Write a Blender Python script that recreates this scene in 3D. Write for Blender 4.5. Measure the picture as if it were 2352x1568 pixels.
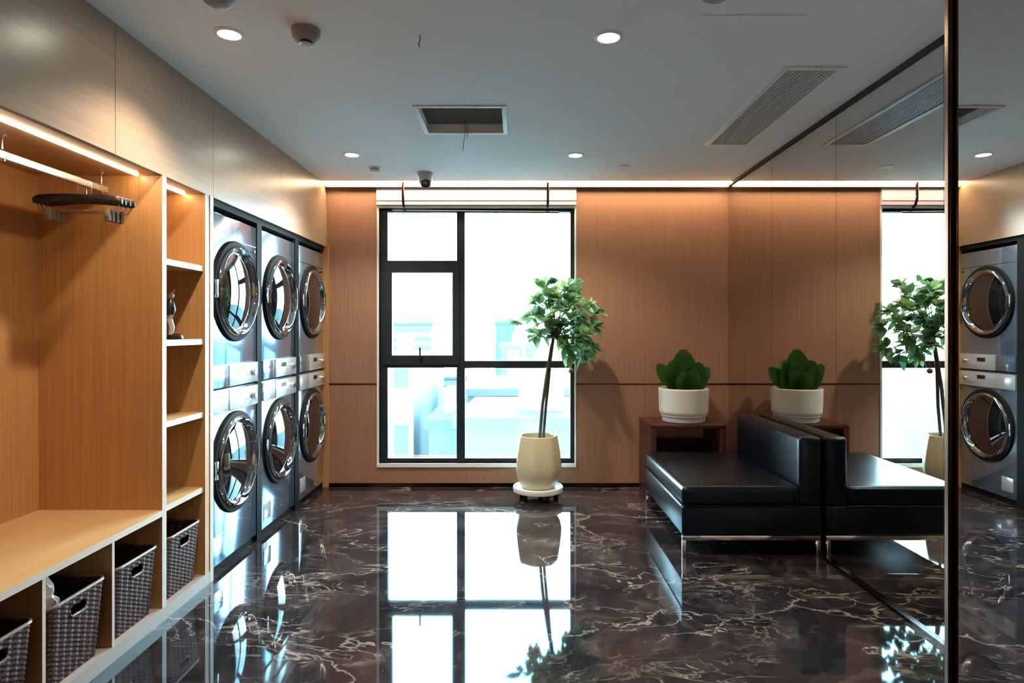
import bpy, bmesh, math, random
from mathutils import Vector, Matrix
random.seed(7)
for o in list(bpy.data.objects): bpy.data.objects.remove(o)
S = bpy.context.scene
COL = S.collection
PI = math.pi
# ------------------------------------------------------------------ camera
F = 1480.0; VX, VY, CZ = 1187.0, 758.0, 1.335
cam = bpy.data.cameras.new('camera'); camo = bpy.data.objects.new('camera', cam); COL.objects.link(camo)
cam.sensor_width = 36; cam.lens = F/2352*36
cam.shift_x = -(VX-1176)/2352; cam.shift_y = -(784-VY)/2352
cam.clip_start = .05; cam.clip_end = 500
camo.location = (0, 0, CZ); camo.rotation_euler = (PI/2, 0, 0)
S.camera = camo
S.view_settings.view_transform = 'Standard'; S.view_settings.look = 'None'
S.view_settings.gamma = 1; S.view_settings.use_curve_mapping = False
S.view_settings.exposure = 1.45
# ------------------------------------------------------------------ sky
W = bpy.data.worlds.new('sky'); S.world = W; W.use_nodes = True
nt = W.node_tree; nt.nodes.clear()
tc = nt.nodes.new('ShaderNodeTexCoord'); sp = nt.nodes.new('ShaderNodeSeparateXYZ')
rp = nt.nodes.new('ShaderNodeValToRGB'); bg = nt.nodes.new('ShaderNodeBackground'); wo = nt.nodes.new('ShaderNodeOutputWorld')
nt.links.new(tc.outputs['Generated'], sp.inputs[0]); nt.links.new(sp.outputs['Z'], rp.inputs[0])
nt.links.new(rp.outputs[0], bg.inputs[0]); nt.links.new(bg.outputs[0], wo.inputs[0])
e = rp.color_ramp.elements
e[0].position = 0.0; e[0].color = (.80, .95, 1, 1)
e[1].position = 0.22; e[1].color = (.62, .88, 1, 1)
q = e.new(.45); q.color = (.28, .70, .95, 1)
SKY = 16.0
bg.inputs[1].default_value = SKY
# strengths of the room's lamps
DOWN_W = 44.0       # each downlight, watts
LED_CAB = 20.0      # cabinet LED strips, emission strength
LED_COVE = 13.0     # ceiling slot strip
def rgb(h): 
    return tuple(((c/255)/12.92 if c/255 <= .04045 else ((c/255+.055)/1.055)**2.4) for c in h)
# ------------------------------------------------------------------ materials
def mat(name, col=(.5,.5,.5), rough=.5, metal=0, **kw):
    m = bpy.data.materials.new(name); m.use_nodes = True
    b = m.node_tree.nodes['Principled BSDF']
    b.inputs['Base Color'].default_value = (*col[:3], 1); b.inputs['Roughness'].default_value = rough
    b.inputs['Metallic'].default_value = metal
    for k, v in kw.items():
        b.inputs[k.replace('_', ' ')].default_value = v
    return m
def N(m, t, **kw):
    n = m.node_tree.nodes.new(t)
    for k, v in kw.items():
        if k in n.inputs: n.inputs[k].default_value = v
        else: setattr(n, k, v)
    return n
def L(m, a, b): m.node_tree.links.new(a, b)
def ramp(m, fac, stops):
    r = N(m, 'ShaderNodeValToRGB'); el = r.color_ramp.elements
    while len(el) < len(stops): el.new(.5)
    for i, (p, c) in enumerate(stops):
        el[i].position = p; el[i].color = (*c, 1) if len(c) == 3 else c
    L(m, fac, r.inputs[0]); return r
def emis(name, col, s):
    m = mat(name, (0,0,0)); b = m.node_tree.nodes['Principled BSDF']
    b.inputs['Emission Color'].default_value = (*col, 1); b.inputs['Emission Strength'].default_value = s
    return m
def veneer(name, ca, cb, scale=(90, 90, 1.6), rough=.38, spec=.5):
    m = mat(name, ca, rough); b = m.node_tree.nodes['Principled BSDF']; b.inputs['Specular IOR Level'].default_value = spec
    tcn = N(m, 'ShaderNodeTexCoord'); mp = N(m, 'ShaderNodeMapping'); mp.inputs['Scale'].default_value = scale
    L(m, tcn.outputs['Object'], mp.inputs[0])
    n1 = N(m, 'ShaderNodeTexNoise', Scale=1.0, Detail=4.0, Roughness=.6, Distortion=.3); L(m, mp.outputs[0], n1.inputs['Vector'])
    r = ramp(m, n1.outputs['Fac'], [(.3, cb), (.7, ca)])
    L(m, r.outputs[0], b.inputs['Base Color'])
    bp = N(m, 'ShaderNodeBump', Strength=.06, Distance=.002); L(m, n1.outputs['Fac'], bp.inputs['Height']); L(m, bp.outputs[0], b.inputs['Normal'])
    return m
M = {}
M['wood'] = veneer('oak_veneer', (.56,.285,.11), (.43,.205,.07), rough=.42)
M['woodtop'] = veneer('oak_bench_veneer', (.60,.38,.18), (.50,.30,.13), scale=(8, 1.2, 8), rough=.4)
M['fascia'] = veneer('fascia_veneer', (.37,.26,.185), (.30,.205,.14), scale=(90, 1.4, 80), rough=.30)
M['wallwood'] = veneer('wall_veneer', (.40,.205,.13), (.32,.155,.095), rough=.45)
M['band'] = mat('pale_edge_band', (.54,.44,.36), .4)
M['plinth'] = mat('plinth_veneer', (.36,.28,.25), .4)
M['darkwood'] = veneer('dark_red_wood', (.075,.022,.016), (.045,.013,.01), rough=.3)
M['ceil'] = mat('ceiling_paint', (.86,.88,.91), .85)
M['ceilw'] = mat('white_lacquer', (.8,.8,.8), .4)
M['grill'] = mat('grey_grille', (.5,.5,.51), .5)
M['dark'] = mat('dark_void', (.03,.03,.03), .8)
M['plenum'] = mat('plenum_grey', (.20,.20,.20), .8)
M['black'] = mat('black_plastic', (.012,.013,.016), .3)
M['frame'] = mat('window_frame_paint', (.012,.018,.028), .45)
M['white'] = mat('white_paint', (.85,.85,.86), .45)
M['lilac'] = mat('pale_header_paint', (.50,.47,.60), .5)
M['chrome'] = mat('chrome', (.85,.86,.88), .06, 1)
M['chromedoor'] = mat('dark_chrome', (.52,.58,.66), .07, 1)
M['alu'] = mat('rail_aluminium', (.74,.72,.70), .42, .8)
M['bronze'] = mat('bronze_trim', (.10,.055,.045), .18, 1)
M['edge_highlight'] = mat('brass_edge_highlight', (.30,.19,.13), .25, 1)
M['leather'] = mat('black_leather', (.0018,.003,.007), .30, Specular_IOR_Level=.45, Specular_Tint=(.55,.8,1,1))
n_ = N(M['leather'], 'ShaderNodeTexNoise', Scale=160.0, Detail=2.0); b_ = N(M['leather'], 'ShaderNodeBump', Strength=.08, Distance=.001)
L(M['leather'], n_.outputs['Fac'], b_.inputs['Height']); L(M['leather'], b_.outputs[0], M['leather'].node_tree.nodes['Principled BSDF'].inputs['Normal'])
M['pot'] = mat('cream_glaze', (.66,.60,.40), .35)
M['potw'] = mat('white_ceramic', (.80,.78,.72), .35)
M['saucer'] = mat('blue_white_ceramic', (.60,.60,.72), .35)
M['soil'] = mat('soil', (.03,.02,.014), .95)
M['bark'] = mat('bark', (.085,.06,.05), .8)
M['glow'] = emis('downlight_glow', (1, .93, .78), 30)
M['ledc'] = emis('led_warm', (1, .78, .50), LED_CAB)
M['ledv'] = emis('led_cove', (1, .74, .44), LED_COVE)
M['grey'] = mat('grey_plastic', (.33,.31,.28), .5)
M['camgrey'] = mat('pale_grey_plastic', (.42,.46,.47), .4)
M['silverm'] = mat('machine_silver', (.28,.41,.58), .16, .72, Coat_Weight=1.0, Coat_Roughness=.05, Coat_IOR=1.7)
M['panelm'] = mat('machine_panel_silver', (.70,.78,.84), .22, .5)
M['filler'] = mat('dark_filler', (.008,.012,.014), .7, Specular_IOR_Level=.15)
M['glassd'] = mat('porthole_glass', (.010,.011,.014), .03, Specular_IOR_Level=1.0, IOR=1.8)
M['drum'] = mat('drum_steel', (.4,.4,.42), .25, 1)
M['label'] = mat('pale_label', (.75,.77,.8), .4)
M['bagw'] = mat('white_plastic_film', (.8,.8,.8), .3)
M['clip'] = mat('clear_grey_clip', (.16,.12,.09), .2)
M['mirror'] = mat('grey_mirror', (.70,.69,.67), 0.0, 1)
M['statue'] = mat('statue_grey', (.42,.40,.43), .3)
M['fruit'] = mat('dry_brown_leaf', (.12,.05,.03), .6)
def leafmat(name, a, b, rough=.35):
    m = mat(name, a, rough); bs = m.node_tree.nodes['Principled BSDF']
    g = N(m, 'ShaderNodeNewGeometry')
    r = ramp(m, g.outputs['Random Per Island'], [(0, a), (1, b)]); L(m, r.outputs[0], bs.inputs['Base Color'])
    tr = N(m, 'ShaderNodeBsdfTranslucent'); L(m, r.outputs[0], tr.inputs[0])
    mx = N(m, 'ShaderNodeMixShader', Fac=.35); out = m.node_tree.nodes['Material Output']
    L(m, bs.outputs[0], mx.inputs[1]); L(m, tr.outputs[0], mx.inputs[2]); L(m, mx.outputs[0], out.inputs[0])
    return m
M['leaf'] = leafmat('tree_leaf', (.07,.23,.12), (.34,.50,.20))
M['leaf2'] = leafmat('broad_leaf', (.02,.085,.015), (.05,.15,.02), .4)
def pane_mat():
    m = bpy.data.materials.new('window_glass'); m.use_nodes = True; m.node_tree.nodes.clear()
    o = N(m, 'ShaderNodeOutputMaterial'); t = N(m, 'ShaderNodeBsdfTransparent'); t.inputs[0].default_value = (.93,.98,.98,1)
    g = N(m, 'ShaderNodeBsdfGlossy', Roughness=0.0); f = N(m, 'ShaderNodeFresnel', IOR=1.45); x = N(m, 'ShaderNodeMixShader')
    L(m, f.outputs[0], x.inputs[0]); L(m, t.outputs[0], x.inputs[1]); L(m, g.outputs[0], x.inputs[2]); L(m, x.outputs[0], o.inputs[0])
    return m
M['pane'] = pane_mat()
# marble floor
def marble():
    m = mat('dark_marble', (.02,.016,.018), .035, IOR=1.55); b = m.node_tree.nodes['Principled BSDF']
    tcn = N(m, 'ShaderNodeTexCoord')
    nz = N(m, 'ShaderNodeTexNoise', Scale=1.3, Detail=6.0, Roughness=.6); L(m, tcn.outputs['Object'], nz.inputs['Vector'])
    ad = N(m, 'ShaderNodeVectorMath', operation='MULTIPLY_ADD'); ad.inputs[1].default_value = (1.1,1.1,1.1)
    L(m, nz.outputs['Color'], ad.inputs[0]); L(m, tcn.outputs['Object'], ad.inputs[2])
    def vein(scale, w, seed):
        mp = N(m, 'ShaderNodeMapping'); mp.inputs['Location'].default_value = (seed, seed*.7, 0); mp.inputs['Rotation'].default_value = (0,0,.5); mp.inputs['Scale'].default_value = (.62, 1.3, 1)
        L(m, ad.outputs[0], mp.inputs[0])
        v = N(m, 'ShaderNodeTexVoronoi', feature='DISTANCE_TO_EDGE', Scale=scale); L(m, mp.outputs[0], v.inputs['Vector'])
        return ramp(m, v.outputs['Distance'], [(0, (1,1,1)), (w*.35, (.45,.45,.45)), (w, (0,0,0))]).outputs[0]
    def ridge(scale, w, seed, dist, det=4.0):
        mp = N(m, 'ShaderNodeMapping'); mp.inputs['Location'].default_value = (seed, seed*.7, seed); mp.inputs['Rotation'].default_value = (0,0,.35); mp.inputs['Scale'].default_value = (.6, 1.25, 1)
        L(m, tcn.outputs['Object'], mp.inputs[0])
        n = N(m, 'ShaderNodeTexNoise', Scale=scale, Detail=det, Roughness=.55, Distortion=dist); L(m, mp.outputs[0], n.inputs['Vector'])
        return ramp(m, n.outputs['Fac'], [(.5-w, (0,0,0)), (.5-w*.15, (1,1,1)), (.5+w*.15, (1,1,1)), (.5+w, (0,0,0))]).outputs[0]
    def mask(scale, lo, hi, seed):
        mp = N(m, 'ShaderNodeMapping'); mp.inputs['Location'].default_value = (seed, seed, 0); L(m, tcn.outputs['Object'], mp.inputs[0])
        n = N(m, 'ShaderNodeTexNoise', Scale=scale, Detail=3.0); L(m, mp.outputs[0], n.inputs['Vector'])
        return ramp(m, n.outputs['Fac'], [(lo, (0,0,0)), (hi, (1,1,1))]).outputs[0]
    def mul(a, b_):
        x = N(m, 'ShaderNodeMix', data_type='RGBA', blend_type='MULTIPLY'); x.inputs[0].default_value = 1; L(m, a, x.inputs[6]); L(m, b_, x.inputs[7]); return x.outputs[2]
    def light(a, b_):
        x = N(m, 'ShaderNodeMix', data_type='RGBA', blend_type='LIGHTEN'); x.inputs[0].default_value = 1; L(m, a, x.inputs[6]); L(m, b_, x.inputs[7]); return x.outputs[2]
    va = mul(vein(.8, .010, 1.3), mask(1.6, .40, .52, 3.3))
    vb = mul(ridge(2.6, .012, 4.0, 1.4), mask(2.2, .47, .60, 8.1))
    vc = mul(ridge(3.4, .018, 9.0, 2.4, 5.0), mask(1.3, .55, .72, 6.4))
    n3 = N(m, 'ShaderNodeTexNoise', Scale=2.2, Detail=9.0, Roughness=.68, Distortion=1.8); L(m, ad.outputs[0], n3.inputs['Vector'])
    base = ramp(m, n3.outputs['Fac'], [(.34, (.008,.008,.011)), (.50, (.022,.019,.023)), (.61, (.055,.043,.043)), (.76, (.17,.135,.115))]).outputs[0]
    class _a: pass
    a2 = _a(); a2.outputs = {2: light(light(va, vb), vc)}
    rr = N(m, 'ShaderNodeRGBToBW'); L(m, a2.outputs[2], rr.inputs[0])
    mm = N(m, 'ShaderNodeMath', operation='MULTIPLY'); mm.inputs[1].default_value = .7; L(m, rr.outputs[0], mm.inputs[0])
    fx = N(m, 'ShaderNodeMix', data_type='RGBA'); L(m, mm.outputs[0], fx.inputs[0]); L(m, base, fx.inputs[6]); fx.inputs[7].default_value = (.42,.35,.31,1)
    L(m, fx.outputs[2], b.inputs['Base Color'])
    return m
M['marble'] = marble()
def wicker():
    m = mat('dark_wicker', (.05,.03,.03), .55, Specular_IOR_Level=.12); b = m.node_tree.nodes['Principled BSDF']
    tcn = N(m, 'ShaderNodeTexCoord'); n = N(m, 'ShaderNodeTexNoise', Scale=260.0, Detail=2.0); L(m, tcn.outputs['Object'], n.inputs['Vector'])
    r = ramp(m, n.outputs['Fac'], [(.40, (.022,.008,.009)), (.56, (.06,.026,.026)), (.70, (.20,.12,.11))]); L(m, r.outputs[0], b.inputs['Base Color'])
    return m
M['wicker'] = wicker()
M['rim'] = mat('basket_rim', (.16,.10,.085), .35)
# ------------------------------------------------------------------ helpers
def box(bm, x0, x1, y0, y1, z0, z1, bev=0, seg=2):
    if x0 > x1: x0, x1 = x1, x0
    if y0 > y1: y0, y1 = y1, y0
    if z0 > z1: z0, z1 = z1, z0
    r = bmesh.ops.create_cube(bm, size=1)
    vs = r['verts']
    for v in vs:
        v.co = ((x0+x1)/2 + v.co.x*(x1-x0), (y0+y1)/2 + v.co.y*(y1-y0), (z0+z1)/2 + v.co.z*(z1-z0))
    if bev:
        es = list({ed for v in vs for ed in v.link_edges})
        bmesh.ops.bevel(bm, geom=es, offset=bev, segments=seg, profile=.5, affect='EDGES')
def lathe(bm, prof, n=32, axis='z', c=(0,0,0), cap=True):
    rings = []
    for (r, h) in prof:
        ring = []
        for i in range(n):
            a = 2*PI*i/n; ca, sa = r*math.cos(a), r*math.sin(a)
            if axis == 'z': p = (c[0]+ca, c[1]+sa, c[2]+h)
            elif axis == 'x': p = (c[0]+h, c[1]+ca, c[2]+sa)
            else: p = (c[0]+ca, c[1]+h, c[2]+sa)
            ring.append(bm.verts.new(p))
        rings.append(ring)
    for a, b in zip(rings, rings[1:]):
        for i in range(n):
            j = (i+1) % n
            bm.faces.new((a[i], a[j], b[j], b[i]))
    if cap:
        bm.faces.new(rings[0]); bm.faces.new(rings[-1])
def tube(bm, pts, r, n=8, r1=None):
    pts = [Vector(p) for p in pts]; rings = []
    up = Vector((.31,.17,.93))
    for k, p in enumerate(pts):
        t = (pts[min(k+1, len(pts)-1)] - pts[max(k-1, 0)]).normalized()
        a = t.cross(up)
        if a.length < 1e-3: a = t.cross(Vector((1,0,0)))
        a.normalize(); b = t.cross(a)
        rr = r if r1 is None else r + (r1-r)*k/(len(pts)-1)
        rings.append([bm.verts.new(p + rr*(math.cos(2*PI*i/n)*a + math.sin(2*PI*i/n)*b)) for i in range(n)])
    for A, B in zip(rings, rings[1:]):
        for i in range(n):
            j = (i+1) % n; bm.faces.new((A[i], A[j], B[j], B[i]))
    bm.faces.new(rings[0]); bm.faces.new(rings[-1])
def obj(name, bm, m, parent=None, smooth=False, band=None):
    bmesh.ops.recalc_face_normals(bm, faces=bm.faces)
    me = bpy.data.meshes.new(name); 
    if smooth:
        for f in bm.faces:
            f.normal_update(); f.smooth = max(abs(f.normal.x), abs(f.normal.y), abs(f.normal.z)) < .9995
    ms = [m]
    if band:
        ms.append(band)
        for f in bm.faces:
            if f.normal.x > .9: f.material_index = 1
    bm.to_mesh(me); bm.free()
    for k in ms: me.materials.append(k)
    if smooth:
        try: me.set_sharp_from_angle(angle=math.radians(38))
        except Exception: pass
    o = bpy.data.objects.new(name, me); COL.objects.link(o)
    if parent:
        o.parent = parent
    return o
def ob(name, m, parent=None, *boxes, bev=0, band=None, smooth=False):
    bm = bmesh.new()
    for b in boxes: box(bm, *b, bev=bev)
    return obj(name, bm, m, parent, smooth or bool(bev), band)
def tag(o, label, cat, group=None):
    o['label'] = label; o['category'] = cat
    if group: o['group'] = group
    return o
def thing(name, label, cat, loc=(0,0,0), group=None, rz=0):
    o = bpy.data.objects.new(name, None); COL.objects.link(o); o.location = loc; o.rotation_euler = (0,0,rz)
    o.empty_display_size = .05
    return tag(o, label, cat, group)
def struct(o):
    o['kind'] = 'structure'; return o
def copy_tree(o, parent=None):
    c = o.copy(); COL.objects.link(c)
    if parent: c.parent = parent
    for ch in [k for k in SNAP if k.parent == o]: copy_tree(ch, c)
    return c
SNAP = []
def dup(o, loc, label, rz=None, group=None):
    global SNAP
    SNAP = list(COL.objects)
    c = copy_tree(o); c.location = loc; c['label'] = label
    if rz is not None: c.rotation_euler = (0,0,rz)
    if group: c['group'] = group
    return c
def P(px, py, d):       # a photo point at depth d -> room coordinates
    return Vector(((px-VX)*d/F, d, CZ-(py-VY)*d/F))
# ------------------------------------------------------------------ dimensions
XL, XR, YB, H = -1.622, 1.803, 5.5, 2.575
XO = -2.34          # wall behind the machines and cabinets
YN = -3.0           # rear of the room
TOP = 2.045         # underside of fascia
# ------------------------------------------------------------------ structure
struct(ob('floor', M['marble'], None, (XO-.1, XR+.3, YN-.1, YB+.1, -.1, 0)))
# ceiling with two openings (return air and supply grille) and the light slot at the back
RG = (-.555, -.08, 3.575, 4.035); AC = (1.285, 1.53, 3.06, 4.29)
CE = 5.36
xs = sorted([XO-.1, RG[0], RG[1], AC[0], AC[1], XR+.3]); ys = sorted([YN-.1, AC[2], RG[2], RG[3], AC[3], CE])
bm = bmesh.new()
for a, b in zip(xs, xs[1:]):
    for c, d in zip(ys, ys[1:]):
        mx, my = (a+b)/2, (c+d)/2
        if any(h[0] < mx < h[1] and h[2] < my < h[3] for h in (RG, AC)): continue
        box(bm, a, b, c, d, H, H+.02)
box(bm, XO-.1, XR+.3, CE, YB+.1, H+.05, H+.07)
box(bm, XO-.1, XR+.3, CE-.004, CE, H, H+.05)
for h in (RG, AC):
    box(bm, h[0]-.01, h[0], h[2], h[3], H+.02, H+.22); box(bm, h[1], h[1]+.01, h[2], h[3], H+.02, H+.22)
    box(bm, h[0]-.01, h[1]+.01, h[2]-.01, h[2], H+.02, H+.22); box(bm, h[0]-.01, h[1]+.01, h[3], h[3]+.01, H+.02, H+.22)
    box(bm, h[0]-.01, h[1]+.01, h[2]-.01, h[3]+.01, H+.22, H+.23)
box(bm, XO-.15, XR+.35, YN-.15, YB+.15, H+.32, H+.35)
struct(obj('ceiling', bm, M['ceil']))
# back wall with window opening
WX0, WX1, WZ0, WZ1 = -1.175, .492, .20, 2.375
SEAM = .876
bm = bmesh.new()
box(bm, XO-.1, WX0, YB, YB+.2, 0, SEAM-.003); box(bm, XO-.1, WX0, YB, YB+.2, SEAM+.003, H+.07)
box(bm, WX1, XR+.3, YB, YB+.2, 0, SEAM-.003); box(bm, WX1, XR+.3, YB, YB+.2, SEAM+.003, H+.07)
box(bm, XO-.1, WX0, YB+.01, YB+.2, SEAM-.003, SEAM+.003); box(bm, WX1, XR+.3, YB+.01, YB+.2, SEAM-.003, SEAM+.003)
box(bm, WX0, WX1, YB, YB+.2, 0, WZ0); box(bm, WX0, WX1, YB, YB+.2, WZ1, H+.07)
struct(obj('wall_back', bm, M['wallwood']))
struct(ob('trim_3', M['bronze'], None, (XL+.02, WX0-.019, YB-.004, YB, SEAM-.005, SEAM+.005), (WX1+.015, XR, YB-.004, YB, SEAM-.005, SEAM+.005)))
struct(ob('baseboard_back', M['bronze'], None, (XL+.02, XR-.02, YB-.012, YB, 0, .032)))
struct(ob('wall_left', M['wallwood'], None, (XO-.1, XO, YN, YB, 0, H), (XO, XL, YN, .62, 0, H)))
struct(ob('wall_rear', M['darkwood'], None, (XO-.1, XR+.3, YN-.1, YN, 0, H)))
YC = 1.57; XC = 1.062
struct(ob('wall_right', M['wallwood'], None, (XR+.006, XR+.2, YC, YB, 0, H), (XC+.01, XR+.2, YN, YC, 0, H)))
struct(ob('trim_1', M['dark'], None, (XR-.012, XR+.006, YC, YB, 2.552, H)))
struct(ob('baseboard_right', M['bronze'], None, (XR-.016, XR+.004, YC, YB-.012, 0, .018)))
bm = bmesh.new(); box(bm, XC-.009, XC+.012, YC-.006, YC+.012, 0, H, bev=.004, seg=3)
struct(obj('trim_2', bm, M['bronze'], smooth=True))
struct(ob('trim_16', M['edge_highlight'], None, (XC-.013, XC-.009, YC-.002, YC+.010, 0, H)))  # lighter strip painting the bright highlight on the corner trim's left edge
# fascia over the joinery, four panels
fy = [.62, 1.76, 2.603, 3.443, 4.453, 5.5]
for i in range(5):
    struct(ob('trim_%d' % (i+4), M['fascia'], None, (XL-.02, XL, fy[i]+.0015, fy[i+1]-.0015, TOP, H)))
struct(ob('trim_9', M['dark'], None, (XL-.04, XL-.021, .62, 5.5, TOP+.01, H)))
struct(ob('trim_10', M['band'], None, (XL-.03, XL+.001, 3.408, 3.443, 0, TOP)))
struct(ob('trim_11', M['wood'], None, (XL-.03, XL+.02, 5.472, YB, 0, TOP)))
struct(ob('trim_12', M['filler'], None, (XO, XL-.02, 3.443, 5.472, TOP-.035, TOP)))
# mirrors
yy = [YB, 4.56, 3.64, 2.72, YC+.02]
ml = ['grey mirror wall panel at the corner reflecting the potted plant on the side table', 'grey mirror wall panel behind the near end of the black sofa',
      'grey mirror wall panel reflecting the window and potted tree', 'grey mirror wall panel just behind the bronze corner trim']
for k in range(4):
    o = ob('mirror_panel', M['mirror'], None, (XR, XR+.006, yy[k+1]+.0015, yy[k]-.0015, .018, 2.552))
    tag(o, ml[k], 'mirror', 'mirror panels on the right wall')
o = ob('mirror_panel', M['mirror'], None, (XC, XC+.01, YN+.01, YC-.013, 0.0, H))
tag(o, 'tall mirror panel at the right edge reflecting the end washing machines', 'mirror', 'mirror panels on the right wall')
# ------------------------------------------------------------------ window
win = bpy.data.objects.new('window_1', None); COL.objects.link(win); struct(win); win.location = ((WX0+WX1)/2, YB, WZ0)
def wpart(name, m, boxes, parent=win, bev=0):
    bm = bmesh.new()
    for b in boxes: box(bm, *b, bev=bev)
    bmesh.ops.translate(bm, verts=bm.verts, vec=-win.location)
    return obj(name, bm, m, parent, bool(bev))
k = F/YB
def wx(px): return (px-VX)/k
def wz(py): return CZ-(py-VY)/k
# pale reveal lining
wpart('window_trim', M['white'], [(WX0-.018, WX0, YB-.008, YB+.14, WZ0-.02, WZ1+.006), (WX1, WX1+.014, YB-.008, YB+.14, WZ0-.02, WZ1+.006), (WX0-.018, WX1+.014, YB-.008, YB+.14, WZ1, WZ1+.02), (WX0-.018, WX1+.014, YB-.014, YB+.14, WZ0-.032, WZ0)])
Y0, Y1 = YB+.045, YB+.115
fr = [(WX0, wx(888), Y0, Y1, WZ0, WZ1), (wx(1311), WX1, Y0, Y1, WZ0, WZ1),
      (wx(888), wx(1311), Y0, Y1, WZ1-.022, WZ1), (wx(888), wx(1311), Y0, Y1, WZ0, WZ0+.034),
      (wx(1048), wx(1067), Y0-.01, Y1, WZ0, WZ1),
      (wx(888), wx(1048), Y0, Y1, wz(612), wz(597)), (wx(888), wx(1048), Y0, Y1, wz(845), wz(828)),
      (wx(1067), wx(1311), Y0-.004, Y1, wz(846), wz(829))]
wf = wpart('window_frame', M['frame'], fr)
sash = wpart('casement_sash', M['frame'], [(wx(880), wx(899), Y0-.02, Y0+.03, wz(838), wz(602)), (wx(1038), wx(1054), Y0-.02, Y0+.03, wz(838), wz(602)),
      (wx(899), wx(1038), Y0-.02, Y0+.03, wz(625), wz(602)), (wx(899), wx(1038), Y0-.02, Y0+.03, wz(838), wz(816))])
wpart('window_handle', M['black'], [(wx(961), wx(970), Y0-.034, Y0-.02, wz(829), wz(819)), (wx(963), wx(967), Y0-.055, Y0-.034, wz(824), wz(797))], sash)
for (a, b, c, d, yo) in [(888, 1048, 597, 478, 0), (888, 1048, 1050, 846, 0), (1067, 1311, 829, 478, 0), (1067, 1311, 1050, 847, 0)]:
    wpart('window_pane', M['pane'], [(wx(a), wx(b), Y0+.04, Y0+.046, wz(c), wz(d))], wf)
wpart('window_pane', M['pane'], [(wx(899), wx(1038), Y0+.0, Y0+.006, wz(816), wz(625))], sash)
# pale header above the window
struct(ob('trim_13', M['lilac'], None, (WX0-.018, WX1+.014, YB-.03, YB, WZ1+.024, H+.045), (WX0-.018, WX1+.014, YB-.034, YB-.03, WZ1+.06, WZ1+.066)))
# rod on two curved brackets
t = thing('hanging_rod', 'thin dark rod on two curved brackets across the top of the window', 'rod', (-.35, YB-.03, 2.343))
bm = bmesh.new(); tube(bm, [(wx(905)+.35, -.03, 0), (wx(1283)+.35, -.03, -.012)], .008); obj('rod', bm, M['black'], t, True)
for px in (931, 1257):
    bm = bmesh.new(); x = wx(px)+.35
    pts = [(x, -.085, .26)] + [(x, -.085, .12-.0*i) for i in (0,)] + [(x, -.085+.055*(1-math.cos(a)), .12-.09*math.sin(a)) for a in [i*PI/12 for i in range(1, 7)]]
    tube(bm, pts, .011, 8); obj('bracket', bm, M['bronze'], t, True)
# ------------------------------------------------------------------ cove light
t = thing('ceiling_light_strip', 'long warm LED strip along the ceiling edge above the window wall', 'light strip', (0, CE, H))
ob('diffuser', M['ledv'], t, (XL+.005, XR-.014, .003, .075, -.002, .006))
ob('channel', M['grey'], t, (XL+.005, XR-.014, .076, .081, -.032, .012), (XL+.005, XR-.014, .001, .081, .0062, .014))
# ------------------------------------------------------------------ downlights
dl = [(-1.2, 2.69, 'bright round downlight in the ceiling above the coat rail bench', True), (.3875, 2.718, 'bright round downlight nearest the access panel in the ceiling', True),
      (-1.162, 4.538, 'small round downlight in the ceiling near the last machines', True), (.415, 4.55, 'small round downlight in the ceiling in front of the potted tree', True)]
proto = None
def downlight(x, y, label):
    global proto
    if proto is None:
        proto = thing('downlight', label, 'ceiling light', (x, y, H), 'round ceiling downlights')
        bm = bmesh.new(); lathe(bm, [(.046,-.001), (.062,-.001), (.062,-.006), (.046,-.009), (.046,-.001)], 32, cap=False); obj('rim', bm, M['ceilw'], proto, True)
        bm = bmesh.new(); lathe(bm, [(.046,-.002), (.046,-.005)], 32); obj('lens', bm, M['glow'], proto)
        o = proto
    else:
        o = dup(proto, (x, y, H), label)
    ld = bpy.data.lights.new('downlight_lamp', 'SPOT'); ld.energy = DOWN_W; ld.color = (1, .88, .70); ld.spot_size = math.radians(125); ld.spot_blend = .6; ld.shadow_soft_size = .04
    lo = bpy.data.objects.new('downlight_lamp', ld); COL.objects.link(lo); lo.location = (x, y, H-.012)
    return o
for x, y, lb, _ in dl: downlight(x, y, lb)
# ------------------------------------------------------------------ ceiling fittings
t = thing('return_air_grille', 'square recessed grey ceiling grille with white frame and loose wires', 'air grille', (RG[0], RG[2], H))
w, d = RG[1]-RG[0], RG[3]-RG[2]
ob('frame', M['ceilw'], t, (-.022, .004, -.022, d+.022, -.008, .0), (w-.004, w+.022, -.022, d+.022, -.008, .0), (.004, w-.004, -.022, .004, -.008, .0), (.004, w-.004, d-.004, d+.022, -.008, .0), bev=.002)
ob('filter', M['plenum'], t, *([(0.004, w-.004, .004, d-.004, .05, .056)] + [(0.006, w-.006, .02+i*.0235, .024+i*.0235, .040, .05) for i in range(18)]))
bm = bmesh.new()
tube(bm, [(w*.5, d*.72, .045), (w*.51, d*.74, -.03), (w*.49, d*.75, -.09), (w*.475, d*.75, -.15)], .0016, 6)
tube(bm, [(w*.53, d*.72, .045), (w*.54, d*.73, -.02), (w*.535, d*.73, -.07)], .0016, 6)
obj('wire', bm, M['dark'], t, True)
t = thing('supply_air_vent', 'long slatted air conditioning vent in the ceiling beside the mirror wall', 'air vent', (AC[0], AC[2], H))
w, d = AC[1]-AC[0], AC[3]-AC[2]
ob('flange', M['ceilw'], t, (-.03, .004, -.03, d+.03, -.007, 0), (w-.004, w+.03, -.03, d+.03, -.007, 0), (.004, w-.004, -.03, .004, -.007, 0), (.004, w-.004, d-.004, d+.03, -.007, 0), bev=.002)
bm = bmesh.new(); ns = 11
for i in range(ns):
    xc = .012 + (w-.024)*(i+.5)/ns
    box(bm, xc-.008, xc+.0045, .004, d-.004, -.003, .028)
for j in range(1, 6): box(bm, .004, w-.004, d*j/6-.002, d*j/6+.002, .03, .036)
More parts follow.
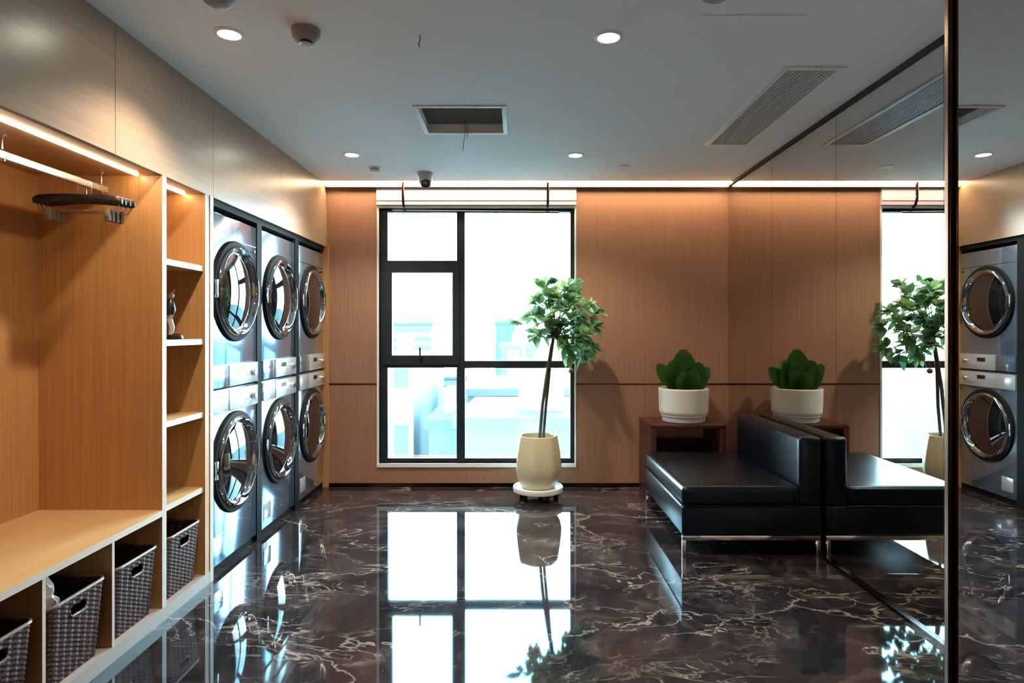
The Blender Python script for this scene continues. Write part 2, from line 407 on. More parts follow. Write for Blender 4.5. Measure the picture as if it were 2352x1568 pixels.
obj('slat', bm, M['grill'], t)
o = ob('access_panel', M['ceil'], None, (.727, 1.14, 2.535, 2.535+.375, H-.0025, H)); tag(o, 'flush square access panel in the ceiling near the mirror wall', 'access panel')
def disc(name, x, y, prof, m, label, cat, extra=None):
    t = thing(name, label, cat, (x, y, H))
    bm = bmesh.new(); lathe(bm, prof, 32); obj('body' if name != 'ceiling_speaker' else 'cover', bm, m, t, True)
    return t
t = disc('smoke_detector', -.87, 2.66, [(.058,0), (.058,-.012), (.055,-.034), (.046,-.046), (.032,-.050)], M['grey'], 'grey round smoke detector on the ceiling beside the left downlight', 'smoke detector')
bm = bmesh.new(); lathe(bm, [(.026,-.050), (.026,-.060)], 24); obj('sensor_grille', bm, M['dark'], t, True)
bm = bmesh.new(); lathe(bm, [(.028,-.060), (.026,-.068), (.015,-.071)], 24); obj('cap', bm, M['ceilw'], t, True)
disc('smoke_detector', -1.10, 2.375, [(.06,0), (.06,-.012), (.052,-.032), (.03,-.045)], M['grey'], 'grey ceiling device cut off by the top edge above the left downlight', 'smoke detector')
disc('ceiling_speaker', .735, 2.375, [(.055,0), (.055,-.01), (.045,-.016)], M['grey'], 'dark round ceiling disc cut off by the top edge near the access panel', 'speaker')
t = disc('sprinkler', -1.08, 4.905, [(.048,0), (.048,-.006), (.03,-.010)], M['ceilw'], 'flat round sprinkler in the ceiling between left downlight and camera', 'sprinkler')
bm = bmesh.new(); lathe(bm, [(.03,-.010), (.03,-.016), (.038,-.02), (.038,-.024)], 24); obj('deflector', bm, M['grey'], t, True)
disc('sprinkler', .81, 4.88, [(.048,0), (.048,-.004), (.044,-.008)], M['ceilw'], 'flat round ceiling cover to the right of the small right downlight', 'sprinkler')
t = thing('ceiling_hook', 'small thin metal hook hanging from the ceiling between the two front downlights', 'hook', (-.407, 2.71, H))
bm = bmesh.new(); tube(bm, [(0,0,0), (.001,0,-.02), (-.006,0,-.035), (-.002,0,-.05)], .003); obj('hook', bm, M['grey'], t, True)
# security camera
t = thing('security_camera', 'small pale dome security camera with black lens on the ceiling before the window', 'camera', (-.722, 5.08, H))
bm = bmesh.new(); lathe(bm, [(.062,0), (.062,-.012), (.056,-.05), (.046,-.085)], 32); obj('housing', bm, M['camgrey'], t, True)
bm = bmesh.new(); bmesh.ops.create_uvsphere(bm, u_segments=24, v_segments=16, radius=.042); bmesh.ops.translate(bm, verts=bm.verts, vec=(.006,-.014,-.085)); obj('lens_ball', bm, M['black'], t, True)
bm = bmesh.new(); lathe(bm, [(.016,-.058), (.016,-.054), (.01,-.053)], 20, 'y', (.006,0,-.092)); obj('lens', bm, M['glassd'], t, True)
# ------------------------------------------------------------------ coat bench joinery
XB = -2.19; YS = .62
T = thing('coat_bench_cabinet', 'built-in oak coat niche with bench top, hanging rail and open compartments for baskets', 'cabinet', (XL, YS, 0))
def cp(name, m, parent, *bs, band=None, bev=0, root=None):
    r = root or T
    bm = bmesh.new()
    for b in bs: box(bm, *b, bev=bev)
    bmesh.ops.translate(bm, verts=bm.verts, vec=-r.location)
    return obj(name, bm, m, parent, bool(bev), band)
cp('back_panel', M['wood'], T, (XB-.018, XB, YS, 2.95, .06, TOP))
cp('side_panel', M['wood'], T, (XB, XL-.001, 2.95, 2.967, .06, TOP), band=M['band'])
cp('side_panel', M['wood'], T, (XB, XL-.001, YS, YS+.018, .06, TOP), band=M['band'])
cp('soffit_panel', M['wood'], T, (XB, XL-.021, YS+.018, 2.95, TOP-.003, TOP+.016))
cp('bench_top', M['woodtop'], T, (XB, XL+.004, YS+.018, 2.9495, .485, .512), band=M['band'])
for y in (1.085, 1.46, 1.84, 2.216, 2.597):
    cp('divider', M['wood'], T, (XB, XL-.004, y-.008, y+.008, .06, .485), band=M['band'])
cp('plinth', M['plinth'], T, (XB, XL, YS, 2.967, 0, .06))
cp('led_strip', M['ledc'], T, (-1.732, -1.722, YS+.03, 2.93, TOP-.009, TOP-.0035))
ra = cp('hanging_rail', M['alu'], T, (-1.885, -1.855, YS+.02, 2.93, 1.955, 1.985), bev=.006)
for y in (1.1, 2.34, 2.90):
    bm = bmesh.new(); lathe(bm, [(.004, TOP-.004-1.985), (.004, 0)], 10, 'z', (-1.87, y, 1.985)); box(bm, -1.878, -1.862, y-.008, y+.008, 1.95, 1.992, .001)
    lathe(bm, [(.014, 0), (.014, -.004)], 14, 'z', (-1.87, y, TOP-.003))
    bmesh.ops.translate(bm, verts=bm.verts, vec=-T.location); obj('rail_bracket', bm, M['chrome'], ra, True)
# shelf tower
T2 = thing('shelf_tower', 'narrow built-in oak open shelf column between coat niche and machines', 'shelf', (XL, 2.967, 0))
def c2(*a, **k): return cp(*a, root=T2, **k)
c2('side_panel', M['wood'], T2, (XB, XL-.001, 2.9675, 2.985, .06, TOP), band=M['band'])
c2('side_panel', M['wood'], T2, (XB, XL-.003, 3.360, 3.408, .06, TOP))
c2('back_panel', M['wood'], T2, (XB-.018, XB, 2.967, 3.408, .06, TOP))
c2('top_panel', M['wood'], T2, (XB, XL-.021, 2.985, 3.36, TOP-.003, TOP+.016))
for z in (.505, .895, 1.275, 1.655):
    c2('shelf', M['woodtop'], T2, (XB, XL-.012, 2.9855, 3.3595, z-.014, z+.014), band=M['band'])
c2('plinth', M['plinth'], T2, (XB, XL, 2.9675, 3.408, 0, .06))
c2('led_strip', M['ledc'], T2, (-1.732, -1.722, 2.995, 3.345, TOP-.009, TOP-.0035))
# figurine
t = thing('figurine', 'small dark figurine with pale slender stem on the second shelf', 'figurine', (-1.715, 3.19, 1.289))
bm = bmesh.new(); lathe(bm, [(.04,0), (.042,.008), (.036,.022), (.018,.03)], 20, 'z', (.01,.02,0)); obj('base', bm, M['black'], t, True)
bm = bmesh.new(); tube(bm, [(0,0,.02), (.008,0,.06), (-.004,0,.10), (.003,0,.125)], .012, 10, .016); obj('stem', bm, M['statue'], t, True)
bm = bmesh.new(); lathe(bm, [(.004,.115), (.02,.125), (.026,.15), (.018,.185), (.008,.2)], 14); obj('body', bm, M['black'], t, True)
bm = bmesh.new(); lathe(bm, [(.004,.2), (.014,.21), (.015,.222), (.004,.235)], 14, 'z', (.004,0,0)); tube(bm, [(.0,0,.222), (.022,.0,.245)], .004, 6); obj('head', bm, M['statue'], t, True)
# ------------------------------------------------------------------ hangers
def hanger_parts(t):
    bm = bmesh.new(); rings = []
    nn = 25
    for i in range(nn):
        u = -1+2*i/(nn-1); x = u*.178; z = -.006-.014*abs(u)**2.2; a = .005+.005*abs(u)**1.5; b = .014+.006*abs(u)
        if abs(u) > .97: b *= .6; a *= .7
        rings.append([bm.verts.new((x, a*math.cos(q), z+b*math.sin(q))) for q in [2*PI*j/12 for j in range(12)]])
    for A, B in zip(rings, rings[1:]):
        for j in range(12): bm.faces.new((A[j], A[(j+1) % 12], B[(j+1) % 12], B[j]))
    bm.faces.new(rings[0]); bm.faces.new(rings[-1])
    obj('shoulder_bar', bm, M['black'], t, True)
    bm = bmesh.new()
    pts = [(0,0,0), (0,0,.045)] + [(-.016+.018*math.cos(a)*1.0+.0, 0, .06+.035*0+.018*math.sin(a)+.004) for a in [(-.1+i*.35) for i in range(10)]]
    pts = [(0,0,0), (0,0,.05)] + [(-.018+.020*math.cos(a), 0, .068+.020*math.sin(a)) for a in [-.2+i*.36 for i in range(10)]]
    tube(bm, [(p[0]+.0, p[1], p[2]) for p in pts], .0022, 8); obj('hook', bm, M['chrome'], t, True)
    bm = bmesh.new(); tube(bm, [(-.165,0,-.035), (-.15,0,-.062), (.15,0,-.062), (.165,0,-.035)], .0022, 8); obj('clip_bar', bm, M['chrome'], t, True)
    for s in (-1, 1):
        bm = bmesh.new(); box(bm, s*.118-.012, s*.118+.012, -.008, -.002, -.105, -.052, .002); box(bm, s*.118-.012, s*.118+.012, .002, .008, -.105, -.052, .002); box(bm, s*.118-.006, s*.118+.006, -.01, .01, -.09, -.07, .001)
        obj('trouser_clip', bm, M['clip'], t, True)
h0 = thing('coat_hanger', 'front black coat hanger with trouser clips at the end of the rail', 'coat hanger', (-1.862, 2.735, 1.905), 'black coat hangers on the rail')
hanger_parts(h0); h0.rotation_euler = (0, 0, .10)
hl = ['second black coat hanger behind the front one on the rail', 'third black coat hanger on the rail, before the last', 'last black coat hanger on the rail, closest to the side panel']
for i, lb in enumerate(hl): dup(h0, (-1.862+.004*i, 2.760+.025*i, 1.905), lb, [.11, .115, .12][i])
# ------------------------------------------------------------------ baskets
def basket(t):
    Wd, Dp, Ht, rc = .328, .42, .30, .04
    loop = []
    def arc(cx, cy, a0):
        for i in range(9): a = a0+i*PI/16; loop.append((cx+rc*math.cos(a), cy+rc*math.sin(a)))
    hx, hy = Dp/2, Wd/2
    # rounded rectangle sampled evenly
    arc(hx-rc, hy-rc, 0); arc(-hx+rc, hy-rc, PI/2); arc(-hx+rc, -hy+rc, PI); arc(hx-rc, -hy+rc, 1.5*PI)
    loop.append(loop[0]); seg = []; tot = 0
    for a, b in zip(loop, loop[1:]):
        l = math.dist(a, b); seg.append((tot, l, a, b)); tot += l
    NU, NV = 504, 66
    def at(s):
        for (t0, l, a, b) in seg:
            if s <= t0+l+1e-9:
                f = (s-t0)/l if l else 0; return (a[0]+(b[0]-a[0])*f, a[1]+(b[1]-a[1])*f), (b[0]-a[0], b[1]-a[1])
    bm = bmesh.new(); grid = []
    base = [at(tot*i/NU) for i in range(NU)]
    for j in range(NV+1):
        v = j/NV; sc = .90+.10*v; row = []
        for i, (p, tv) in enumerate(base):
            l = math.hypot(*tv) or 1; nx, ny = tv[1]/l, -tv[0]/l
            # 84 uprights, 33 weavers
            off = .0026*math.sin(2*PI*i/14)*math.cos(PI*j/2) + .0011*math.cos(2*PI*i/14)
            row.append(bm.verts.new((p[0]*sc+nx*off, p[1]*sc+ny*off, .004+v*(Ht-.012))))
        grid.append(row)
    for j in range(NV):
        for i in range(NU):
            a, b, c, d = grid[j][i], grid[j][(i+1) % NU], grid[j+1][(i+1) % NU], grid[j+1][i]
            cx, cy, cz = (a.co.x+c.co.x)/2, (a.co.y+c.co.y)/2, (a.co.z+c.co.z)/2
            if abs(cx) > hx*.8 and abs(cy) < .042 and Ht-.078 < cz < Ht-.042: continue
            bm.faces.new((a, b, c, d))
    bm.faces.new(list(reversed(grid[0])))
    o = obj('body', bm, M['wicker'], t, True)
    md = o.modifiers.new('thick', 'SOLIDIFY'); md.thickness = .007; md.offset = -1
    bm = bmesh.new(); pts = [(at(tot*i/96)[0][0], at(tot*i/96)[0][1], Ht-.006) for i in range(96)]
    rg = []
    for i, (p, tv) in enumerate([at(tot*i/96) for i in range(96)]):
        l = math.hypot(*tv) or 1; nx, ny = tv[1]/l, -tv[0]/l
        rg.append([bm.verts.new((p[0]+nx*.006*math.cos(q), p[1]+ny*.006*math.cos(q), Ht-.006+.007*math.sin(q))) for q in [2*PI*k/8 for k in range(8)]])
    for i in range(96):
        A, B = rg[i], rg[(i+1) % 96]
        for k_ in range(8): bm.faces.new((A[k_], A[(k_+1) % 8], B[(k_+1) % 8], B[k_]))
    obj('rim', bm, M['rim'], t, True)
    sc = .90+.10*((Ht-.078)/Ht); sc2 = .90+.10*((Ht-.042)/Ht)
    bm = bmesh.new(); tube(bm, [(hx*sc+.002, -.044, Ht-.070), (hx*sc+.003, -.034, Ht-.080), (hx*sc+.003, .034, Ht-.080), (hx*sc+.002, .044, Ht-.070)], .0038, 8)
    obj('handle_edge', bm, M['rim'], t, True)
b0 = thing('wicker_basket', 'dark wicker basket in the compartment under the shelf tower', 'basket', (XL-.012-.21, 3.172, .0605), 'dark wicker baskets in the compartments')
basket(b0)
dup(b0, (XL-.012-.21, 2.778, .0605), 'dark wicker basket under the right end of the oak bench')
dup(b0, (XL-.012-.21, 2.407, .0605), 'dark wicker basket with white plastic showing, under the oak bench')
dup(b0, (XL-.012-.21, 2.028, .0605), 'dark wicker basket cut off by the left edge, under the oak bench')
# crumpled white plastic bag in the third basket
bm = bmesh.new(); bmesh.ops.create_icosphere(bm, subdivisions=4, radius=1)
for v in bm.verts:
    n = v.co.normalized(); s = 1+.25*math.sin(7*n.x+3*n.z)*math.cos(6*n.y+2*n.x)+.12*math.sin(15*n.z+9*n.y)
    tip = max(0, n.z)**3
    v.co = Vector((n.x*.075*s*(1-.5*tip), n.y*.055*s*(1-.6*tip), n.z*.09*s + tip*.045))
o = obj('plastic_bag', bm, M['bagw'], None, True); o.location = (XL-.128, 2.345, .325)
tag(o, 'crumpled white plastic bag poking out of a wicker basket under the bench', 'bag')
# ------------------------------------------------------------------ machines
def machine(t, kind):
    # local: x out of the wall (front face at 0), y along wall, z up; W wide
    W_, HT, D_ = .62, (1.005 if kind == 'washer' else .975), .62
    z0 = .045 if kind == 'washer' else .008
    bm = bmesh.new(); box(bm, -D_, 0, 0, W_, z0, HT, .006); obj('body', bm, M['silverm'], t, True)
    if kind == 'washer':
        ob('kick_plate', M['filler'], t, (-D_+.02, -.018, .006, W_-.006, 0, z0))
        bz = (HT-.128, HT-.010); dc = .575
    else:
        ob('foot_strip', M['filler'], t, (-D_+.02, -.012, .006, W_-.006, 0, z0))
        bz = (.010, .132); dc = .555
    # detergent drawer / panel and control panel
    ob('detergent_drawer' if kind == 'washer' else 'water_drawer', M['panelm'] if kind == 'washer' else M['silverm'], t, (-.03, .012, .006, .205, bz[0], bz[1]), bev=.004)
    cpn = ob('control_panel', M['panelm'], t, (-.03, .016, .212, W_-.008, bz[0], bz[1]), bev=.004)
    zc = (bz[0]+bz[1])/2
    ob('display', M['black'], cpn, (.0162, .0175, .31, .40, zc+.006, zc+.036))
    bm = bmesh.new(); lathe(bm, [(.020, .016), (.020, .030), (.016, .034)], 24, 'x', (0, .535, zc)); obj('dial', bm, M['chrome'], cpn, True)
    for i in range(3):
        bm = bmesh.new(); lathe(bm, [(.005, .016), (.005, .019)], 12, 'x', (0, .43+.022*i, zc-.012)); obj('button', bm, M['grill'], cpn, True)
    if kind == 'dryer':
        ob('top_panel_seam', M['black'], t, (-.002, .0012, .004, W_-.004, HT-.128, HT-.124))
        bm = bmesh.new(); lathe(bm, [(.009, .0), (.009, .004)], 16, 'x', (0, W_-.03, HT-.155)); obj('power_button', bm, M['black'], t, True)
    else:
        ob('panel_seam', M['black'], t, (-.002, .0012, .004, W_-.004, bz[0]-.006, bz[0]-.002))
        fl = ob('filter_flap', M['panelm'], t, (-.004, .003, .035, .155, .095, .205), bev=.002)
    c = (0, W_/2, dc)
    dr = bpy.data.objects.new('door', None)
    bm = bmesh.new(); lathe(bm, [(.292, -.004), (.292, .010), (.286, .020), (.262, .024), (.262, -.004)], 72, 'x', c, cap=False)
    ring = obj('door', bm, M['filler'], t, True)
    bm = bmesh.new(); lathe(bm, [(.262, .010), (.261, .026), (.256, .036), (.247, .041), (.238, .037), (.228, .022), (.222, .014)], 72, 'x', c, cap=False)
    obj('door_ring', bm, M['chromedoor'], ring, True)
    bm = bmesh.new(); prof = [(.223*(1-i/12)+.0005, .014+.034*(1-(1-i/12)**2)) for i in range(13)]
    lathe(bm, prof, 64, 'x', c); obj('door_glass', bm, M['glassd'], ring, True)
    # grip across the side of the ring
    bm = bmesh.new(); pts = [(.038, c[1]+.247*math.cos(a), c[2]+.247*math.sin(a)) for a in [(-.32+i*.064) for i in range(11)]]
    tube(bm, pts, .007, 10); obj('door_handle', bm, M['chromedoor'], ring, True)
    ob('hinge', M['chromedoor'], ring, (.002, .030, W_/2-.285, W_/2-.255, dc-.05, dc+.05), bev=.004)
ymac = [3.445, 4.147, 4.852]
XM = XL-.022
wd = ['silver front-loading washing machine, bottom of the stack beside the shelf tower', 'silver front-loading washing machine, bottom of the middle stack', 'silver front-loading washing machine, bottom of the stack next to the window wall']
ud = ['silver tumble dryer on top of the stack beside the shelf tower', 'silver tumble dryer on top of the middle stack', 'silver tumble dryer on top of the stack next to the window wall']
w0 = thing('washing_machine', wd[0], 'washing machine', (XM, ymac[0], 0), 'front-loading washers in the bottom row'); machine(w0, 'washer')
d0 = thing('tumble_dryer', ud[0], 'tumble dryer', (XM, ymac[0], 1.0055), 'tumble dryers in the top row'); machine(d0, 'dryer')
for i in (1, 2):
    dup(w0, (XM, ymac[i], 0), wd[i]); dup(d0, (XM, ymac[i], 1.0055), ud[i])
struct(ob('trim_14', M['filler'], None, (XM-.03, XM+.004, 4.068, 4.144, 0, TOP-.035)))
struct(ob('trim_15', M['filler'], None, (XM-.03, XM+.004, 4.770, 4.849, 0, TOP-.035)))
# ------------------------------------------------------------------ sofa
SX, SY, SL = .972, 3.785, 1.09
t = thing('armless_sofa', 'low armless black leather sofa with chrome legs against the mirror wall', 'sofa', (SX, SY, 0))
D1 = XR-.012-SX; BT = .128
bm = bmesh.new(); box(bm, 0, D1, 0, SL, .128, .300, .012, 3); obj('base', bm, M['leather'], t, True)
bm = bmesh.new(); box(bm, 0.0, D1-BT+.004, -.002, SL+.002, .302, .415, .028, 5)
bmesh.ops.subdivide_edges(bm, edges=[e_ for e_ in bm.edges if e_.calc_length() > .3], cuts=12, use_grid_fill=True)
for v in bm.verts:
    if v.co.z > .41:
        u = v.co.x/(D1-BT); w_ = v.co.y/SL
        v.co.z += .006*math.sin(PI*min(1, max(0, u)))*math.sin(PI*min(1, max(0, w_)))
obj('seat_cushion', bm, M['leather'], t, True)
bm = bmesh.new()
tube(bm, [(-.001, .01, .301), (-.001, SL-.01, .301)], .004, 8); tube(bm, [(.01, -.001, .301), (D1-BT, -.001, .301)], .004, 8)
obj('piping', bm, M['leather'], t, True)
bm = bmesh.new(); box(bm, D1-BT, D1, 0, SL, .300, .705, .022, 4)
bmesh.ops.subdivide_edges(bm, edges=[e_ for e_ in bm.edges if e_.calc_length() > .5], cuts=40, use_grid_fill=True)
random.seed(3)
for v in bm.verts:
    if v.co.x < D1-BT+.01 and .36 < v.co.z < .68:
        v.co.x += .002*math.sin(v.co.y*47)+.0012*math.sin(v.co.y*101+v.co.z*9)
obj('backrest', bm, M['leather'], t, True)
for (x, y) in ((.0, .0), (D1-.03, .0), (.0, SL-.025), (D1-.03, SL-.025)):
    ob('leg', M['chrome'], t, (x, x+.024, y, y+.022, 0, .100), bev=.002)
ob('leg_rail', M['chrome'], t, (.0, D1-.006, .0, .022, .100, .128), bev=.002)
ob('leg_rail', M['chrome'], t, (.0, D1-.006, SL-.025, SL-.003, .100, .128), bev=.002)
# ------------------------------------------------------------------ side table
t = thing('side_table', 'dark red wood side table with two solid side panels in the corner', 'side table', (1.035, 4.98, 0))
ob('table_top', M['darkwood'], t, (0, .585, 0, .47, .572, .600), bev=.002)
ob('side_panel', M['darkwood'], t, (0, .045, .0, .47, 0, .572), bev=.002)
ob('side_panel', M['darkwood'], t, (.54, .585, .0, .47, 0, .572), bev=.002)
ob('lower_shelf', M['darkwood'], t, (.045, .54, .02, .46, .32, .345))
ob('rear_rail', M['darkwood'], t, (.045, .54, .44, .46, .345, .43))
# ------------------------------------------------------------------ small potted plant
def leaf(bm, base, dirv, ln, wd_, up=Vector((0,0,1)), droop=.2, nseg=6, fold=.15, rnd=None):
    d = Vector(dirv).normalized(); s = d.cross(up)
    if s.length < .05: s = d.cross(Vector((1,0,0)))
    s.normalize(); n = s.cross(d).normalized(); rows = []
    for i in range(nseg+1):
        u = i/nseg; w = wd_*math.sin(PI*min(1, (u*.94+.03))**.85)*.5
        c = Vector(base)+d*ln*u - n*0 + Vector((0,0,-1))*droop*ln*u*u
        if rnd: w = wd_*.5*max(0.02, math.sin(PI*(u*.97+.015)**1.25))**rnd
        if i in (0, nseg): w = wd_*(.02 if not rnd else .12)
        rows.append([bm.verts.new(c-s*w+n*w*fold), bm.verts.new(c), bm.verts.new(c+s*w+n*w*fold)])
    for a, b in zip(rows, rows[1:]):
        for k_ in (0, 1): bm.faces.new((a[k_], a[k_+1], b[k_+1], b[k_]))
t = thing('potted_plant', 'broad-leaved green plant in a round white pot on the side table', 'potted plant', (1.346, 5.205, .600))
bm = bmesh.new(); lathe(bm, [(.15,.0), (.168,.006), (.172,.03), (.165,.034), (.15,.02)], 40); obj('saucer', bm, M['saucer'], t, True)
bm = bmesh.new(); prof = [(.13,.021), (.150,.024)]
for i in range(9): prof += [(.152+.0052*i+.002, .03+.011*i*.9), (.152+.0052*i, .036+.011*i*.9)]
prof = [(.13,.021), (.152,.024), (.168,.040), (.180,.052), (.176,.056), (.188,.070)]+[(.1915+.0004*i+(.0016 if i%2 else 0), .082+i*.0115) for i in range(16)]+[(.197,.266), (.190,.270), (.184,.264), (.182,.235)]
lathe(bm, prof, 48); obj('pot', bm, M['potw'], t, True)
bm = bmesh.new(); lathe(bm, [(.181,.232), (.181,.236)], 32); obj('soil', bm, M['soil'], t)
bm = bmesh.new(); random.seed(11); FS = 1.45
spec = [(0,.02,.95,.34,.17), (.5,-.25,.8,.26,.15), (-.45,-.2,.85,.27,.15), (.85,.1,.62,.26,.11), (-.85,.0,.72,.28,.11), (.25,.5,.8,.27,.14), (-.3,.5,.8,.26,.14), (.3,-.6,.75,.22,.12), (-.2,-.6,.7,.2,.12), (.7,-.4,.5,.21,.10), (-.7,-.4,.55,.2,.10), (.1,-.3,1,.28,.15), (.65,.5,.55,.22,.10)]
for (x, y, z, ln, w_) in spec:
    b = Vector((x*.045, y*.045, .232)); leaf(bm, b, (x, y, z*1.5), ln*1.0, w_*1.15, up=Vector((random.uniform(-.3,.3), -1, .2)), droop=-.02, nseg=12, fold=.22, rnd=.62)
obj('foliage', bm, M['leaf2'], t, True)
# ------------------------------------------------------------------ potted tree on dolly
TX, TY = .169, 5.13
t = thing('plant_dolly', 'round white plant caddy on black castors under the cream tree pot', 'plant stand', (TX, TY, 0))
bm = bmesh.new(); lathe(bm, [(.18,.055), (.196,.060), (.200,.085), (.196,.098), (.184,.100), (.180,.088), (.10,.088)], 48); obj('tray', bm, M['white'], t, True)
for i in range(5):
    a = -PI/2+.45+i*2*PI/5
    cx, cy = .145*math.cos(a), .145*math.sin(a)
    bm = bmesh.new(); lathe(bm, [(.024,-.018), (.027,-.012), (.027,.012), (.024,.018)], 20, 'x', (cx, cy, .027)); box(bm, cx-.022, cx+.022, cy-.016, cy+.016, .034, .058, .003); obj('castor', bm, M['black'], t, True)
t = thing('potted_tree', 'tall slender leafy tree in a cream faceted pot in front of the window', 'potted tree', (TX, TY, .0885))
bm = bmesh.new(); pr = [(.125,0), (.135,.006), (.152,.045), (.172,.085), (.183,.14), (.181,.20), (.172,.28), (.160,.36), (.150,.408), (.145,.412), (.138,.405), (.136,.36)]
nf = 7; n = 56; rings = []
for r, h in pr:
    ring = []
    for i in range(n):
        a = 2*PI*i/n+.3; sec = 2*PI/nf; am = (a % sec)-sec/2
        fr_ = math.cos(sec/2)/math.cos(am); wgt = min(1, h/.12)*.98
        rr = r*(1-wgt*.9+wgt*.9*fr_*1.04); ring.append(bm.verts.new((rr*math.cos(a), rr*math.sin(a), h)))
    rings.append(ring)
for a, b in zip(rings, rings[1:]):
    for i in range(n): bm.faces.new((a[i], a[(i+1) % n], b[(i+1) % n], b[i]))
bm.faces.new(rings[0]); obj('pot', bm, M['pot'], t, True)
bm = bmesh.new(); lathe(bm, [(.132,.355), (.132,.362)], 32); obj('soil', bm, M['soil'], t)
o0 = Vector((TX, TY, .0885))
def Q(px, py, dd=0): return P(px, py, TY+dd)-o0
bm = bmesh.new()
tube(bm, [Q(1240,1012), Q(1241,990), Q(1246,930,.01), Q(1253,880,.0), Q(1260,835), Q(1268,790)], .013, 8, .014)
tube(bm, [Q(1249,1012,.02), Q(1249,990,.03), Q(1254,930,.03), Q(1259,885,.01), Q(1263,835), Q(1271,775)], .011, 8, .014)
hub = Q(1273,772)
cl = [(1190,742,.0),(1216,722,.1),(1238,768,-.1),(1246,655,.05),(1232,690,-.05),(1276,650,.1),(1300,662,-.1),(1326,668,.05),(1322,652,.15),(1347,700,-.05),(1374,715,.0),(1372,748,.1),(1350,768,-.12),(1330,790,.0),(1302,792,-.1),(1345,815,.05),(1364,800,.1),(1290,700,-.15),(1262,700,.15),(1312,730,-.1),(1250,735,.12),(1330,735,.15),(1285,680,.0),(1300,705,.12),(1258,670,.0),(1310,690,.0),(1322,760,.1),(1310,815,-.02),(1240,718,.03),(1262,738,-.05),(1288,742,.08),(1226,768,.05),(1272,690,.1),(1340,735,-.02),(1282,748,-.06),(1264,757,.04),(1296,768,-.04)]
tips = []
for (x, y, dd) in cl:
    tp = Q(x, y, dd); mid = hub.lerp(tp, .5)+Vector((0, dd*.1, -.02)); tips.append(tp)
    tube(bm, [hub, mid, tp], .0055, 6, .0022)
# drooping twig
dw = Vector((.42, 4.97, 1.03))-o0
tube(bm, [Q(1310,815,-.02), dw+Vector((.0,.02,.12)), dw], .0025, 6)
obj('trunk', bm, M['bark'], t, True)
bm = bmesh.new(); bmesh.ops.create_uvsphere(bm, u_segments=12, v_segments=8, radius=.022); bmesh.ops.translate(bm, verts=bm.verts, vec=dw+Vector((0,0,-.01))); obj('dry_leaf', bm, M['fruit'], t, True)
bm = bmesh.new(); random.seed(5)
for i, tp in enumerate(tips):
    ct = (tp-hub).normalized()
    for k_ in range(17 if i else 8):
        dv = Vector((random.gauss(0,1), random.gauss(0,1), random.gauss(.15,.8))).normalized()*.9+ct*.55
        bs = tp - ct*random.uniform(0, .05) + dv.normalized()*.012
        leaf(bm, bs, dv, random.uniform(.07,.115), random.uniform(.048,.07), up=Vector((random.uniform(-.6,.6), random.uniform(-.6,.6), 1)), droop=random.uniform(0,.4), nseg=5)
obj('foliage', bm, M['leaf'], t, True)
# ------------------------------------------------------------------ city outside
def facade(name, wall, glass, sx, sz, frac=.5, horiz=False):
    wall = tuple(c*.72 for c in wall); glass = tuple(c*.72 for c in glass)
    m = mat(name, wall, .7); b = m.node_tree.nodes['Principled BSDF']
    tcn = N(m, 'ShaderNodeTexCoord'); s = N(m, 'ShaderNodeSeparateXYZ'); L(m, tcn.outputs['Object'], s.inputs[0])
    def strip(o, p):
        a = N(m, 'ShaderNodeMath', operation='DIVIDE'); a.inputs[1].default_value = p; L(m, o, a.inputs[0])
        f = N(m, 'ShaderNodeMath', operation='FRACT'); L(m, a.outputs[0], f.inputs[0])
        g = N(m, 'ShaderNodeMath', operation='LESS_THAN'); g.inputs[1].default_value = frac; L(m, f.outputs[0], g.inputs[0]); return g.outputs[0]
    x = strip(s.outputs['X'], sx); z = strip(s.outputs['Z'], sz)
    mu = N(m, 'ShaderNodeMath', operation='MULTIPLY'); L(m, x, mu.inputs[0]); L(m, z, mu.inputs[1])
    if horiz: m.node_tree.links.remove(mu.inputs[0].links[0]); mu.inputs[0].default_value = 1
    mx = N(m, 'ShaderNodeMix', data_type='RGBA'); L(m, mu.outputs[0], mx.inputs[0]); mx.inputs[6].default_value = (*wall, 1); mx.inputs[7].default_value = (*glass, 1)
    L(m, mx.outputs[2], b.inputs['Base Color']); return m
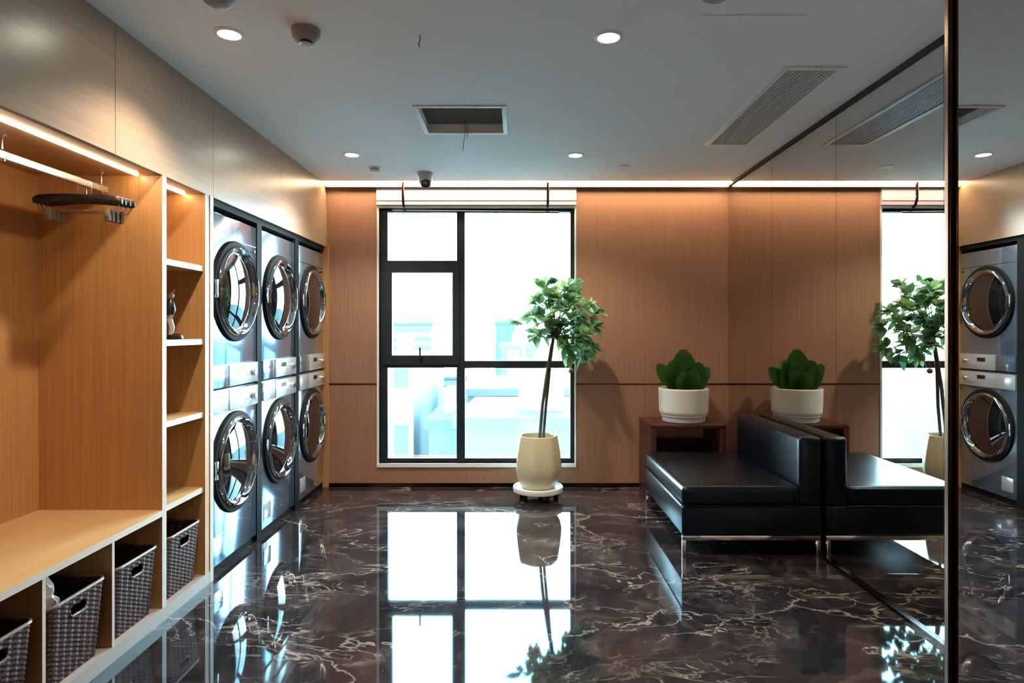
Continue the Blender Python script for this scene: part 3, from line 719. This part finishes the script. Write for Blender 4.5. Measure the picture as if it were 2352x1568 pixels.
gA = facade('facade_striped', (.07,.075,.075), (.010,.028,.04), 1.15, 3.0, .5)
gB = facade('facade_pale', (.08,.088,.09), (.04,.066,.07), 2.2, 1.6, .55)
gC = facade('facade_cyan', (.014,.055,.062), (.011,.044,.052), .8, 1.2, .4)
gD = facade('facade_bands', (.08,.09,.09), (.035,.065,.07), 3, 1.1, .45, True)
GZ = -22.0
def building(px0, px1, ytop, d, depth, m, label, roof=None, rot=0):
    x0, x1 = (px0-VX)*d/F, (px1-VX)*d/F; zt = CZ-(ytop-VY)*d/F
    t = thing('building', label, 'building', ((x0+x1)/2, d, GZ), 'buildings outside the window', rot)
    w2 = (x1-x0)/2
    ob('wall', m, t, (-w2, w2, 0, depth, 0, zt-GZ))
    ob('roof', M['white'] if roof is None else roof, t, (-w2-.15, w2+.15, -.15, depth+.15, zt-GZ, zt-GZ+.35))
    ob('roof_unit', M['camgrey'], t, (-w2*.4, w2*.1, depth*.3, depth*.6, zt-GZ+.35, zt-GZ+1.3))
    return t
rf = mat('roof_pale', (.04,.044,.044), .8); rc_ = mat('roof_cyan', (.010,.026,.029), .8)
building(860, 950, 838, 26, 8, gA, 'pale block with blue window bands low outside the left pane', rf)
building(895, 990, 748, 78, 14, gD, 'distant pale block seen through the opening casement', rc_)
building(985, 1066, 985, 23, 5, gC, 'low blue-green building beside the banded block outside', rc_)
building(1138, 1182, 745, 75, 12, gC, 'distant blue-green tower left of the tree crown outside', rc_)
building(1150, 1235, 800, 55, 10, gB, 'distant pale office block below the blue-green tower outside', rf)
building(1194, 1216, 842, 43, 6, gC, 'narrow blue tower behind the tree trunk outside', rc_)
building(1075, 1420, 908, 31, 9, gB, 'long pale low building outside the right lower pane', rf, .06)
building(1050, 1500, 985, 20, 6, gC, 'wide blue-green low roof closest outside the right lower pane', rc_, -.05)
building(1000, 1130, 870, 100, 16, gD, 'pale banded block far outside behind the mullion', rf)
o = ob('ground', mat('street', (.04,.048,.048), .9), None, (-200, 200, 8, 300, GZ-1, GZ)); struct(o)
